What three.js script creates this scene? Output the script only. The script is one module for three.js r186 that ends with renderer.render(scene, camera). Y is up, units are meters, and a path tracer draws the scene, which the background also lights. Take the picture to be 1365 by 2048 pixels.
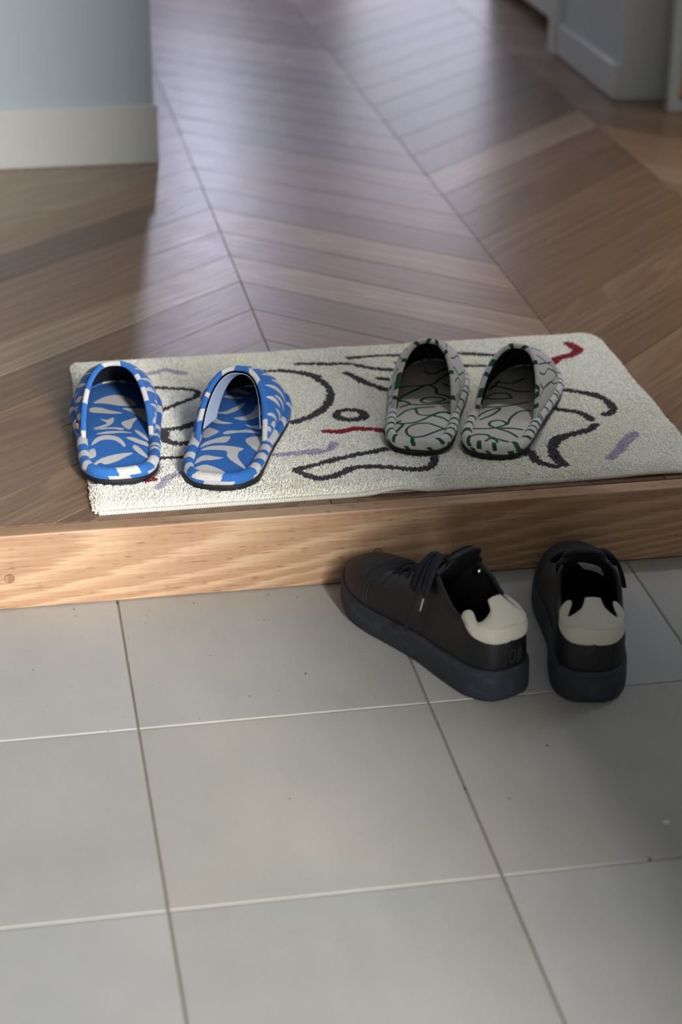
import * as THREE from 'three';
import { RoundedBoxGeometry } from 'three/addons/geometries/RoundedBoxGeometry.js';
import { mergeGeometries, mergeVertices } from 'three/addons/utils/BufferGeometryUtils.js';
import { RectAreaLightUniformsLib } from 'three/addons/lights/RectAreaLightUniformsLib.js';
RectAreaLightUniformsLib.init();

// ------------------------------------------------------------ camera, light, exposure
const H = 0.0926;                       // height of the wooden floor above the tiles
const STEP = -0.2724;                   // z of the step's front face
const scene = new THREE.Scene();
scene.background = new THREE.Color(0.02, 0.022, 0.025);
const camera = new THREE.PerspectiveCamera(29.48, 1365 / 2048, 0.05, 40);
camera.position.set(-0.104, 1.0517, 1.677);
camera.rotation.order = 'YXZ';
camera.rotation.set(-0.45065, -0.18295, 0.00742);
camera.focus = 2.22;
camera.userData.fStop = 4.0;
scene.add(camera);
const renderer = new THREE.WebGLRenderer({ antialias: true });
renderer.toneMapping = THREE.LinearToneMapping;
renderer.toneMappingExposure = 1.06;
renderer.shadowMap.enabled = true;
renderer.shadowMap.type = THREE.PCFSoftShadowMap;

// daylight from four windows out of view, placed for sheen, shadows and brightness: [centre], [inward normal], width, height, colour, light intensity
const WINDOWS = [
  { name: 'window_unseen_1', c: [1.0, 2.31, -8.44], n: [0, 0, 1], w: 0.22, h: 0.34, col: 0xdedffa, I: 64 },      // unseen high window, placed to give the sheen strip on the floor
  { name: 'window_unseen_2', c: [1.28, 0.65, -4.5], n: [-1, 0, 0], w: 2.2, h: 1.0, col: 0xe2e4fb, I: 2.1 },      // unseen glazing, placed to give the sheen on the right of the hall floor
  { name: 'window_unseen_3', c: [2.54, 1.75, -0.95], n: [-1, 0, 0], w: 0.9, h: 1.0, col: 0xdfe5ff, I: 4 },      // unseen side room window, placed to light rug and floor from the right
  { name: 'window_unseen_4', c: [1.95, 3.8, 8.3], n: [0, 0, -1], w: 0.9, h: 4.6, col: 0xf7f5f5, I: 124 },         // tall stairwell window across the landing
];
const UNSEEN_LAMP = [1.0, 2.47, -1.05];                                                            // ceiling downlight out of view, placed to brighten rug and hall floor
{
  const l = new THREE.SpotLight(0xf8f4f2, 6.8, 0, 0.42, 0.75, 2);
  l.position.set(UNSEEN_LAMP[0], UNSEEN_LAMP[1] - 0.012, UNSEEN_LAMP[2]); l.target.position.set(UNSEEN_LAMP[0], 0, UNSEEN_LAMP[2]); l.castShadow = true; l.shadow.radius = 2; l.name = 'unseen_lamp_light';
  scene.add(l, l.target); l.target.name = 'unseen_lamp_target';
}
for (const W of WINDOWS) {
  const l = new THREE.RectAreaLight(W.col, W.I, W.w, W.h);
  l.position.set(W.c[0] + W.n[0] * 0.03, W.c[1], W.c[2] + W.n[2] * 0.03);
  l.lookAt(l.position.x + W.n[0], l.position.y, l.position.z + W.n[2]);
  l.name = 'unseen_daylight'; l.castShadow = true;  // one lamp in front of each unseen window
  scene.add(l);
}

// drawings on the slippers and the rug, in millimetres
const PRINT_BL = [[-32,81,-28,98,-19,107,-9,107,0,100,5,89,8,75,6,71,2,81,-7,93,-19,94,-28,85],[-32,28,-24,40,-12,48,2,53,16,53,6,42,-6,31,-17,27,-23,32,-29,26],[9,99,16,99,26,90,35,80,34,73,24,79,15,89],[18,76,24,68,29,55,34,43,34,38,25,48,19,59,16,69],[-37,68,-30,72,-28,49,-35,46],[-26,113,-15,119,-1,119,10,116,17,111,4,113,-11,112],[-14,13,-7,17,7,14,15,11,9,6,-7,7],[20,121,26,115,34,99,35,89,28,98,22,111],[5,145,14,152,24,158,19,141,14,123,9,128],[-21,159,-13,155,-5,161,-4,151,-9,138,-19,131,-30,131,-22,136,-13,144],[-30,127,-15,131,-1,130,7,126,6,121,-6,126,-22,126],[-32,195,-21,195,-9,185,7,174,-5,173,-18,176,-32,182],[7,189,22,187,38,185,37,141,29,156,19,174],[-28,210,-8,231,9,229,24,197,6,197,-15,207]];
const PRINT_BR = [[-31,75,-22,86,-10,90,1,90,19,84,15,74,16,61,24,44,36,26,26,34,10,50,3,62,0,75,-13,77],[-31,39,-30,53,-23,61,-9,58,0,56,-11,49,-23,46],[-28,16,-29,29,-19,36,-6,31,9,19,18,4,6,2,-9,13,-22,14],[-33,83,-30,98,-20,108,-12,116,-3,118,-5,100,-16,97,-26,90],[-13,125,-9,134,5,137,15,141,31,132,17,132,4,130,-8,124],[17,110,21,119,34,123,37,99,38,80,26,92],[-38,130,-33,142,-25,137,-19,131,-22,122,-32,111],[-39,173,-37,187,-29,171,-20,162,-6,158,-18,154,-29,157],[-34,189,-23,192,-14,205,-3,223,-2,213,-8,197,-19,185],[-8,174,4,181,12,197,15,221,20,216,24,190,15,173,4,168],[9,156,19,153,29,157,31,145,20,146],[-33,243,-30,248,-20,242,-7,239,-11,234,-23,235],[-27,264,-21,275,-10,266,1,252,-10,252]];
const PRINT_GL = [[-12,106,-6,89,9,88,23,100,43,105],[-28,57,-8,64,11,86,25,100,40,99],[15,87,26,83,42,70],[-7,59,-16,49,-18,34,-10,23,4,25,19,38,35,55,46,63],[-7,59,7,63,22,56,35,50],[-32,35,-25,57,-35,61,-29,66],[-35,80,-24,99,-12,108,13,116],[-43,177,-19,182,3,190,16,216,30,240],[-38,141,-21,164,-2,187,10,178,13,160,27,154,41,140],[-8,134,0,145,17,147,26,143,16,132,-1,127,-8,134],[-12,235,0,225,12,238,20,250],[-39,135,-22,122,-33,111],[-24,119,8,123,41,138],[20,195,29,186,37,192]];
const PRINT_GR = [[-31,104,-39,84,-41,61,-32,53,-12,56,1,65,7,76,-3,84,-14,78,-14,66,-2,59,14,53,29,43],[9,74,9,97,17,120,29,126],[-39,84,-28,108,-12,122,-17,100,-30,81],[-42,26,-28,35,-11,37,-1,29,7,29,20,26],[-11,8,-8,23,-2,32,5,26,8,10],[0,59,12,63,31,65],[-43,119,-13,127,21,152],[-42,151,-22,151,-5,161,-14,172,-32,167,-42,151],[-39,195,-20,190,-1,184,16,188],[-33,208,-15,208,-1,228],[-51,170,-38,190,-34,213]];
const RUG_DARK = [[7,[349,-718,387,-720,435,-715,495,-711,548,-695]],[7,[277,-708,315,-701,345,-697,367,-679,405,-662]],[7,[409,-691,455,-681,492,-666,523,-659]],[9,[335,-666,353,-629,375,-600]],[8,[373,-641,391,-630,398,-616]],[6,[203,-685,228,-689,260,-686,282,-675,298,-659]],[9,[250,-688,272,-677,292,-655,303,-617,298,-580,281,-546,259,-525,240,-514]],[6,[82,-655,99,-650,122,-643,135,-634,131,-617,115,-603,90,-584,82,-579]],[9,[76,-517,98,-519,122,-532]],[10,[80,-513,79,-486,91,-474,115,-474]],[6,[64,-435,82,-433,106,-432]],[9,[222,-375,238,-380,269,-394,299,-405,326,-412,353,-420]],[9,[221,-373,228,-361,243,-346,265,-351,289,-368,314,-368,337,-360,363,-351,379,-357,392,-385]],[9,[593,-566,605,-560,620,-551,633,-541,644,-520,646,-495,641,-481,630,-474]],[8,[572,-505,583,-496,598,-488,606,-471,607,-458]],[11,[607,-444,596,-432,575,-423,551,-412,538,-392,533,-362,536,-335]],[9,[505,-415,507,-392,506,-370,509,-348,526,-331]],[9,[332,-523,328,-515,321,-510,312,-509,303,-513,298,-520,297,-529,301,-537,309,-542,318,-542,326,-539,331,-532,332,-523]]];
const RUG_RED = [[8,[273,-481,291,-476,314,-481,352,-470]],[11,[654,-721,660,-705,660,-695,647,-680,628,-672,614,-660,602,-630]],[9,[44,-383,48,-374,53,-377]]];
const RUG_LAVENDER = [[8,[209,-420,238,-422,259,-420,271,-427,279,-443]],[8,[204,-420,228,-422,259,-426]],[11,[648,-411,633,-394,613,-366,595,-345]],[8,[74,-703,89,-707,101,-716,110,-709,125,-698]],[8,[57,-349,64,-364,74,-379,88,-387]]];
const SLIPPERS = [[0.016, -0.366, 3], [0.1215, -0.333, 17], [0.3705, -0.391, 17], [0.4515, -0.366, 26]];      // x, z of the heel, degrees turned to the right
const CRUMBS = [[0.1843, -0.0792, 0.0011], [0.1196, -0.0439, 0.0008], [0.1709, -0.2604, 0.0009], [-0.0480, -0.2461, 0.0008], [-0.0493, -0.2628, 0.0008], [0.3984, 0.0995, 0.0012], [0.3378, 0.1833, 0.001], [0.1314, 0.1479, 0.0008], [0.0849, -0.2544, 0.0008], [0.2025, -0.2490, 0.0007], [0.4383, 0.2994, 0.0016], [0.3000, 0.1597, 0.0014], [-0.0001, -0.2687, 0.0012]];
const FLECK = [0.4727, 0.2457];

// ------------------------------------------------------------ helpers
function rng(seed) { let a = seed >>> 0; return () => { a = (a + 0x6d2b79f5) | 0; let t = Math.imul(a ^ (a >>> 15), 1 | a); t = (t + Math.imul(t ^ (t >>> 7), 61 | t)) ^ t; return ((t ^ (t >>> 14)) >>> 0) / 4294967296; }; }
const hash = (x, y, s) => { let h = Math.imul(x, 374761393) + Math.imul(y, 668265263) + Math.imul(s, 974634777); h = Math.imul(h ^ (h >>> 13), 1274126177); return ((h ^ (h >>> 16)) >>> 0) / 4294967296; };
function noise(x, y, s = 0) {
  const xi = Math.floor(x), yi = Math.floor(y), fx = x - xi, fy = y - yi, u = fx * fx * (3 - 2 * fx), v = fy * fy * (3 - 2 * fy);
  return (hash(xi, yi, s) * (1 - u) + hash(xi + 1, yi, s) * u) * (1 - v) + (hash(xi, yi + 1, s) * (1 - u) + hash(xi + 1, yi + 1, s) * u) * v;
}
const fbm = (x, y, s, o = 4) => { let a = 0.5, t = 0, n = 0; for (let i = 0; i < o; i++) { t += a * noise(x, y, s + i); n += a; x *= 2.03; y *= 2.03; a *= 0.5; } return t / n; };
const lerp = (a, b, t) => a + (b - a) * t, clamp = (x, a = 0, b = 1) => Math.min(b, Math.max(a, x));
const smooth = (a, b, x) => { const t = clamp((x - a) / (b - a)); return t * t * (3 - 2 * t); };
const mix3 = (a, b, t) => [lerp(a[0], b[0], t), lerp(a[1], b[1], t), lerp(a[2], b[2], t)];
const taken = {};
function numbered(n) { const k = taken[n] = (taken[n] ?? -1) + 1; return k ? n + '_' + String(k).padStart(3, '0') : n; }
function mesh(name, g, m, parent = scene) { const o = new THREE.Mesh(g, m); o.name = name; o.castShadow = o.receiveShadow = true; parent.add(o); return o; }
function thing(name, label, category, pos = [0, 0, 0], turn = 0, group) {
  const o = new THREE.Group(); o.name = numbered(name); o.position.set(...pos); o.rotation.y = turn; o.userData = { label, category };
  if (group) o.userData.group = group;
  scene.add(o); return o;
}
function struct(name, label, g, m) { const o = g ? new THREE.Mesh(g, m) : new THREE.Group(); o.name = name; o.castShadow = o.receiveShadow = true; o.userData = { kind: 'structure', label, category: name.replace(/_.*/, '') }; scene.add(o); return o; }
function dataTex(w, h, f, srgb = true) {
  const d = new Uint8Array(w * h * 4);
  for (let y = 0; y < h; y++) for (let x = 0; x < w; x++) { const c = f(x, y), i = (y * w + x) * 4; d[i] = clamp(c[0], 0, 255); d[i + 1] = clamp(c[1], 0, 255); d[i + 2] = clamp(c[2], 0, 255); d[i + 3] = 255; }
  const t = new THREE.DataTexture(d, w, h); t.wrapS = t.wrapT = THREE.RepeatWrapping; t.magFilter = THREE.LinearFilter; t.minFilter = THREE.LinearMipmapLinearFilter; t.generateMipmaps = true;
  if (srgb) t.colorSpace = THREE.SRGBColorSpace; t.needsUpdate = true; return t;
}
const greyTex = (w, h, f) => dataTex(w, h, (x, y) => { const v = 255 * f(x, y); return [v, v, v]; }, false);
function canvasTex(w, h, draw) { const c = document.createElement('canvas'); c.width = w; c.height = h; draw(c.getContext('2d'), w, h); const t = new THREE.CanvasTexture(c); t.colorSpace = THREE.SRGBColorSpace; t.wrapS = t.wrapT = THREE.RepeatWrapping; return t; }
// a grid surface: f(u, v) -> [x, y, z] ; uv(u, v) -> [s, t] in texture units
function surf(f, nu, nv, uv = (u, v) => [u, v], flip = false) {
  const P = [], T = [], I = [];
  for (let j = 0; j <= nv; j++) for (let i = 0; i <= nu; i++) { P.push(...f(i / nu, j / nv)); T.push(...uv(i / nu, j / nv)); }
  for (let j = 0; j < nv; j++) for (let i = 0; i < nu; i++) { const a = j * (nu + 1) + i, b = a + 1, c = a + nu + 1, d = c + 1; flip ? I.push(a, c, b, b, c, d) : I.push(a, b, c, b, d, c); }
  const g = new THREE.BufferGeometry(); g.setAttribute('position', new THREE.Float32BufferAttribute(P, 3)); g.setAttribute('uv', new THREE.Float32BufferAttribute(T, 2)); g.setIndex(I);
  g.computeVertexNormals(); return g;
}
// normals shared over the seam of a closed grid
function weldNormals(g) {
  const p = g.attributes.position, n = g.attributes.normal, m = new Map();
  const key = (i) => Math.round(p.getX(i) * 2e5) + ',' + Math.round(p.getY(i) * 2e5) + ',' + Math.round(p.getZ(i) * 2e5);
  for (let i = 0; i < p.count; i++) { const k = key(i), v = m.get(k) ?? [0, 0, 0]; v[0] += n.getX(i); v[1] += n.getY(i); v[2] += n.getZ(i); m.set(k, v); }
  for (let i = 0; i < p.count; i++) { const v = m.get(key(i)), l = Math.hypot(...v) || 1; n.setXYZ(i, v[0] / l, v[1] / l, v[2] / l); }
  return g;
}
const V = (a) => new THREE.Vector3(...a);
const spline = (pts, closed = false) => new THREE.CatmullRomCurve3(pts.map(V), closed, 'centripetal');
// a round or flattened tube along points; r(t) -> [across, up]; uv in metres
function tube(pts, r, n = 60, seg = 12, closed = false, upHint = [0, 1, 0], caps = true) {
  const c = spline(pts, closed), L = c.getLength(), up = V(upHint), P = [], fr = [];
  for (let i = 0; i <= n; i++) {
    const t = i / n, p = c.getPointAt(closed ? t % 1 : t), T = c.getTangentAt(closed ? t % 1 : t), S = new THREE.Vector3().crossVectors(T, up).normalize(), U = new THREE.Vector3().crossVectors(S, T).normalize();
    fr.push([p, S, U]);
  }
  const g = surf((u, v) => {
    const i = Math.round(u * n), [p, S, U] = fr[i]; let [a, b] = r(u); const th = v * Math.PI * 2;
    if (caps && !closed) { const e = Math.min(u, 1 - u) * L, q = Math.max(a, b); if (e < q) { const k = Math.sqrt(Math.max(0, 1 - (1 - e / q) ** 2)) * 0.98 + 0.02; a *= k; b *= k; } }
    return [p.x + S.x * a * Math.cos(th) + U.x * b * Math.sin(th), p.y + S.y * a * Math.cos(th) + U.y * b * Math.sin(th), p.z + S.z * a * Math.cos(th) + U.z * b * Math.sin(th)];
  }, n, seg, (u, v) => [u * L, v], true);
  return weldNormals(g);
}
// convex polygon in x,z with chamfered top edges
function slab(poly, y0, y1, c, uv) {
  let area = 0; poly.forEach((p, i) => { const q = poly[(i + 1) % poly.length]; area += p[0] * q[1] - q[0] * p[1]; });
  if (area > 0) poly = poly.slice().reverse();
  const n = poly.length, ins = poly.map((p, i) => {          // inset corner
    const a = poly[(i + n - 1) % n], b = poly[(i + 1) % n], d1 = norm2(p[0] - a[0], p[1] - a[1]), d2 = norm2(b[0] - p[0], b[1] - p[1]);
    const n1 = [d1[1], -d1[0]], n2 = [d2[1], -d2[0]], k = 1 + n1[0] * n2[0] + n1[1] * n2[1];
    return [p[0] - (n1[0] + n2[0]) / Math.max(k, 0.3) * c * -1, p[1] - (n1[1] + n2[1]) / Math.max(k, 0.3) * c * -1];
  });
  const P = [], T = [], tri = (a, b, d) => { for (const q of [a, b, d]) { P.push(...q); T.push(...uv(q[0], q[2])); } };
  const at = (p, y) => [p[0], y, p[1]];
  for (let i = 0; i < n; i++) {
    const j = (i + 1) % n, A = at(poly[i], y0), B = at(poly[j], y0), C = at(poly[i], y1 - c), D = at(poly[j], y1 - c), E = at(ins[i], y1), F = at(ins[j], y1);
    tri(A, B, C); tri(B, D, C); tri(C, D, E); tri(D, F, E);
    if (i > 0 && i < n - 1) tri(at(ins[0], y1), at(ins[i], y1), at(ins[i + 1], y1));
  }
  const g = new THREE.BufferGeometry(); g.setAttribute('position', new THREE.Float32BufferAttribute(P, 3)); g.setAttribute('uv', new THREE.Float32BufferAttribute(T, 2)); g.computeVertexNormals();
  return g;
}
const norm2 = (x, y) => { const l = Math.hypot(x, y) || 1; return [x / l, y / l]; };
function clip(poly, inside, cut) { const out = []; poly.forEach((p, i) => { const q = poly[(i + 1) % poly.length], a = inside(p), b = inside(q); if (a >= 0) out.push(p); if ((a >= 0) !== (b >= 0)) { const t = a / (a - b); out.push([lerp(p[0], q[0], t), lerp(p[1], q[1], t)]); } }); return out; }
const box = (x0, x1, y0, y1, z0, z1, r = 0.002) => { const g = new RoundedBoxGeometry(x1 - x0, y1 - y0, z1 - z0, 2, r); g.translate((x0 + x1) / 2, (y0 + y1) / 2, (z0 + z1) / 2); return g; };
const std = (o) => new THREE.MeshStandardMaterial(o), phys = (o) => new THREE.MeshPhysicalMaterial(o);

// ------------------------------------------------------------ room: walls, ceiling, windows
const paintBump = greyTex(256, 256, (x, y) => 0.5 + 0.5 * (noise(x / 3, y / 3, 5) - 0.5));
const wallPaint = std({ color: 0xd9dcda, roughness: 0.75, bumpMap: paintBump, bumpScale: 0.0004 });
const trimPaint = std({ color: 0xe2e1d8, roughness: 0.42 });
const blueGreyPaint = std({ color: 0xbccad0, roughness: 0.7, bumpMap: paintBump, bumpScale: 0.0003 });
const entryPaint = std({ color: 0x8d8c8a, roughness: 0.8 });  // for unseen entrance and landing surfaces, kept dark to limit bounced light
const T = 0.12;
function wallWithHole(name, label, axis, at, a0, a1, y0, y1, W, thick) {      // a wall in the plane axis=at with one opening
  const bits = [], h0 = W ? (axis === 'x' ? W.c[2] : W.c[0]) - W.w / 2 : 0, h1 = W ? h0 + W.w : 0, v0 = W ? W.c[1] - W.h / 2 : 0, v1 = W ? v0 + W.h : 0;
  const put = (p0, p1, q0, q1) => { if (p1 - p0 > 1e-3 && q1 - q0 > 1e-3) { const g = new THREE.BoxGeometry(axis === 'x' ? Math.abs(thick) : p1 - p0, q1 - q0, axis === 'x' ? p1 - p0 : Math.abs(thick)); axis === 'x' ? g.translate(at + thick / 2, (q0 + q1) / 2, (p0 + p1) / 2) : g.translate((p0 + p1) / 2, (q0 + q1) / 2, at + thick / 2); bits.push(g); } };
  if (W) { put(a0, h0, y0, y1); put(h1, a1, y0, y1); put(h0, h1, y0, v0); put(h0, h1, v1, y1); } else put(a0, a1, y0, y1);
  return struct(name, label, mergeGeometries(bits), wallPaint);
}
const [W1, W1b, W2, W3] = WINDOWS;
const HL = 0.186, HR = 1.15;                                              // hall between its left and right wall
struct('wall_left', 'blue grey painted wall ending beside the hall', box(-1.4, HL, -0.02, 2.5, -1.87, -1.748, 0.003), blueGreyPaint);
struct('baseboard_left', 'off-white baseboard under the blue grey wall', box(-1.4, HL + 0.006, H, H + 0.105, -1.757, -1.74, 0.0025), std({ color: 0xd5d8cf, roughness: 0.45 }));
struct('wall_hall_left', 'left wall of the hall beyond the corner', box(HL - T, HL - 0.002, -0.02, 2.5, -8.5, -1.87, 0.002), wallPaint);
struct('wall_right', 'short grey white wall end at the right of the hall', box(HR, 2.7, -0.02, 2.5, -2.47, -2.062, 0.003), wallPaint);
struct('baseboard_right', 'white baseboard with a shiny top edge at the right', box(1.136, HR + 0.006, H, H + 0.072, -2.47, -2.06, 0.0055), std({ color: 0xdcdcd8, roughness: 0.22 }));
struct('trim_2', 'narrow white casing at the end of the right wall', box(1.132, 1.2, H, 2.5, -2.52, -2.47, 0.002), trimPaint);
wallWithHole('wall_hall_right', 'right wall of the hall beyond the white cupboard', 'x', 1.3, -8.58, -3.32, -0.02, 2.5, W1b, T);
struct('wall_hall_niche', 'wall behind the white cupboard', box(1.66, 1.78, -0.02, 2.5, -3.4, -2.47, 0.002), wallPaint);
wallWithHole('wall_far', 'unseen far wall of the hall, darkened to dim its reflection in the floor', 'z', -8.46, HL - T, 1.78, -0.02, 2.5, W1, -T).material = std({ color: 0x5c554e, roughness: 0.8 });  // out of view; its dark colour dims the reflection in the floor
wallWithHole('wall_side_room', 'wall of the side room with its unseen window', 'x', 2.56, -2.2, -0.27, -0.02, 2.5, W2, T);
struct('wall_side_room_front', 'front wall of the side room', box(1.3, 2.7, -0.02, 2.5, -0.27, -0.15, 0.002), wallPaint);
struct('wall_entrance_left', 'left wall of the entrance', box(-1.28, -1.16, -0.05, 2.5, -1.87, 2.33, 0.002), entryPaint);
struct('wall_entrance_right', 'right wall of the entrance', box(1.3, 1.42, -0.05, 2.5, -0.15, 2.33, 0.002), entryPaint);
const UNSEEN_DOORWAY = { c: [0.19, 1.1, 2.2], w: 1.08, h: 2.24 };  // unseen doorway, its right edge placed to shade step and tiles
wallWithHole('wall_unseen_entrance_front', 'unseen wall behind the camera, its doorway placed to shade the right of the step', 'z', 2.21, -1.3, 1.42, -0.05, 2.5, UNSEEN_DOORWAY, T);
struct('ceiling', 'white ceiling', new THREE.BoxGeometry(4.2, 0.1, 11.2).translate(0.75, 2.55, -3.1), wallPaint);
struct('door_unseen_1', 'unseen grey entrance door standing open', box(-0.40, -0.36, 0.01, 2.2, 2.34, 3.36, 0.004), std({ color: 0x8b8f92, roughness: 0.5 }));  // out of view, goes with the unseen doorway
struct('floor_002', 'grey floor of the unseen landing outside', box(-1.3, 3.2, -0.12, -0.02, 2.33, 8.5, 0.002), entryPaint);  // unseen landing, built around the tall window that lights the step
struct('wall_unseen_landing_left', 'left wall of the unseen landing', box(-1.42, -1.3, -0.1, 6.2, 2.33, 8.5, 0.002), entryPaint);
struct('wall_unseen_landing_right', 'right wall of the unseen landing', box(3.2, 3.32, -0.1, 6.2, 2.33, 8.5, 0.002), entryPaint);
struct('wall_unseen_landing_front', 'wall of the unseen landing above the entrance', box(-1.42, 3.32, 2.5, 6.2, 2.21, 2.33, 0.002), entryPaint);
struct('wall_unseen_landing_side', 'wall of the unseen landing beside the entrance', box(1.42, 3.32, -0.1, 2.5, 2.21, 2.33, 0.002), entryPaint);
struct('ceiling_001', 'ceiling of the unseen landing', box(-1.42, 3.32, 6.2, 6.3, 2.21, 8.5, 0.002), entryPaint);
wallWithHole('wall_unseen_landing_far', 'wall of the unseen landing with the tall window that lights the step', 'z', 8.32, -1.42, 3.32, -0.1, 6.2, W3, T);
for (const W of WINDOWS) {
  const o = struct(W.name, 'unseen frosted pane glowing with daylight');
  const L = new THREE.Color(W.col), pane = phys({ color: 0xffffff, roughness: 0.6, emissive: L, emissiveIntensity: W.I * 0.02 });  // pane of an unseen window, glowing along with its lamp
  const x = W.n[0] !== 0, g = new THREE.BoxGeometry(x ? 0.012 : W.w, W.h, x ? W.w : 0.012);
  mesh('pane', g.translate(W.c[0] - W.n[0] * 0.03, W.c[1], W.c[2] - W.n[2] * 0.03), pane, o);
  for (const s of [-1, 1]) {
    const v = new THREE.BoxGeometry(x ? 0.05 : 0.04, W.h, x ? 0.04 : 0.05).translate(W.c[0] - W.n[0] * 0.03 + (x ? 0 : s * (W.w / 2 - 0.02)), W.c[1], W.c[2] - W.n[2] * 0.03 + (x ? s * (W.w / 2 - 0.02) : 0));
    mesh('frame', v, trimPaint, o);
    const hz = new THREE.BoxGeometry(x ? 0.05 : W.w, 0.04, x ? W.w : 0.05).translate(W.c[0] - W.n[0] * 0.03, W.c[1] + s * (W.h / 2 - 0.02), W.c[2] - W.n[2] * 0.03);
    mesh('frame', hz, trimPaint, o);
  }
}

// ------------------------------------------------------------ wooden floor in chevron planks
function oak(seed, w, h, mw, mh, light, dark, o = {}) {     // texture of mw x mh metres, grain along x
  return dataTex(w, h, (i, j) => {
    const x = i / w * mw, y = j / h * mh;
    const wx = fbm(x * 2.2, y * 14, seed, 3) - 0.5, ring = o.ring ? o.ring(x, y) : y * 55 + wx * (o.warp ?? 3.2) + x * (o.slant ?? 0.6);
    const f = ring - Math.floor(ring), band = smooth(0, 0.55, f) * (1 - smooth(0.82, 1, f));
    const L = o.long ?? 1, fine = noise(x * 22 * L, y * 900, seed + 9), mid = fbm(x * 6 * L, y * 170, seed + 20, 3), pore = noise(x * 70, y * 1500, seed + 31), big = fbm(x * 4, y * 9, seed + 40, 3);
    let t = clamp(0.2 + (o.bands ?? 0.45) * band + (o.mid ?? 0.6) * (mid - 0.5) + (o.fine ?? 0.34) * (fine - 0.5) + 0.35 * (big - 0.5));
    let c = mix3(light, dark, t);
    const p = smooth(0.8, 0.95, pore) * (0.35 + 0.65 * band) * (o.pores ?? 0.5);
    return mix3(c, [dark[0] * 0.6, dark[1] * 0.55, dark[2] * 0.5], p * 0.7);
  });
}
const grainBump = greyTex(512, 256, (i, j) => 0.6 * noise(i / 46, j / 1.3, 3) + 0.4 * noise(i / 16, j / 2.6, 8));
const PL = [165, 139, 113], PD = [124, 99, 77];
const plankTex = [0, 1, 2, 3, 4].map((k) => oak(100 + k * 17, 1024, 160, 0.9, 0.1, PL, PD, { warp: 2 + k * 0.9, slant: 0.3 + 0.5 * k, bands: 0.3 + 0.08 * (k % 3), pores: 0.45 }));
const tones = [0xffffff, 0xe8e0d8, 0xcfc4ba, 0xf6ece0, 0xbdb0a4, 0xe0d4cc];
const plankMats = [];
plankTex.forEach((t, k) => tones.forEach((c, m) => plankMats.push(phys({ map: t, color: c, roughness: 0.29, bumpMap: grainBump, bumpScale: 0.00012, anisotropy: 0.3, specularIntensity: 1 }))));
{
  const floor = struct('floor', 'brown oak chevron parquet floor of the hall');
  mesh('subfloor', new THREE.BoxGeometry(4.0, 0.02, 8.3).translate(0.75, H - 0.026, -4.45), std({ color: 0x2a1f18, roughness: 0.9 }), floor);
  const R = rng(77), seams = [[-1.35, 0], [-0.95, 0], [-0.55, -0.594 + 0.36], [-0.15, -0.594], [0.25, -0.954], [0.65, -0.968 + 0.373 - 0.3735], [1.05, -0.968 - 0.405]];
  const pitch = 0.1245, cols = [[-0.95, -0.55, 0.36], [-0.55, -0.15, -0.36 + 0.0], [-0.15, 0.25, -0.36], [0.25, 0.65, 0.3595], [0.65, 1.05, -0.405], [1.05, 1.45, 0.39], [1.45, 1.85, -0.39]];
  const z0at = { '-0.95': -0.954, '-0.55': -0.594, '-0.15': -0.594, '0.25': -0.954, '0.65': -0.968, '1.05': -1.373, '1.45': -0.983 };
  const G = 0.00035;
  let count = 0;
  for (const [x0, x1, rise] of cols) for (let k = -40; k < 75; k++) {
    const za = z0at[x0] - (k + 1) * pitch, zb = za + pitch;
    let poly = [[x0 + G, za + G + G], [x1 - G, za + rise + G + G], [x1 - G, zb + rise - G], [x0 + G, zb - G]];
    poly = clip(poly, (p) => -0.2965 - p[1]); if (poly.length < 3) continue;
    poly = clip(poly, (p) => p[1] + 5.2); if (poly.length < 3) continue;
    if (x1 < 0.2) { poly = clip(poly, (p) => p[1] + 1.76); if (poly.length < 3) continue; }
    const d = norm2(x1 - x0, rise), u0 = R() * 0.28, m = Math.floor(R() * plankMats.length), sgn = R() < 0.5 ? -1 : 1;
    if (++count > 300) break;
    mesh('plank', slab(poly, H - 0.012, H + (R() - 0.5) * 0.00025, 0.0006, (x, z) => { const px = x - x0, pz = z - za, a = px * d[0] + pz * d[1], b = -px * d[1] + pz * d[0]; return [(a + 0.09) / 0.9 + u0, 0.5 + sgn * (b - 0.045) / 0.1]; }), plankMats[m], floor);
  }
  // the hall beyond, where boards can no longer be told apart
  mesh('far_boards', new THREE.BoxGeometry(1.6, 0.01, 3.3).translate(0.98, H - 0.006, -6.85), plankMats[1], floor).userData.kind = 'stuff';
}
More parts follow.
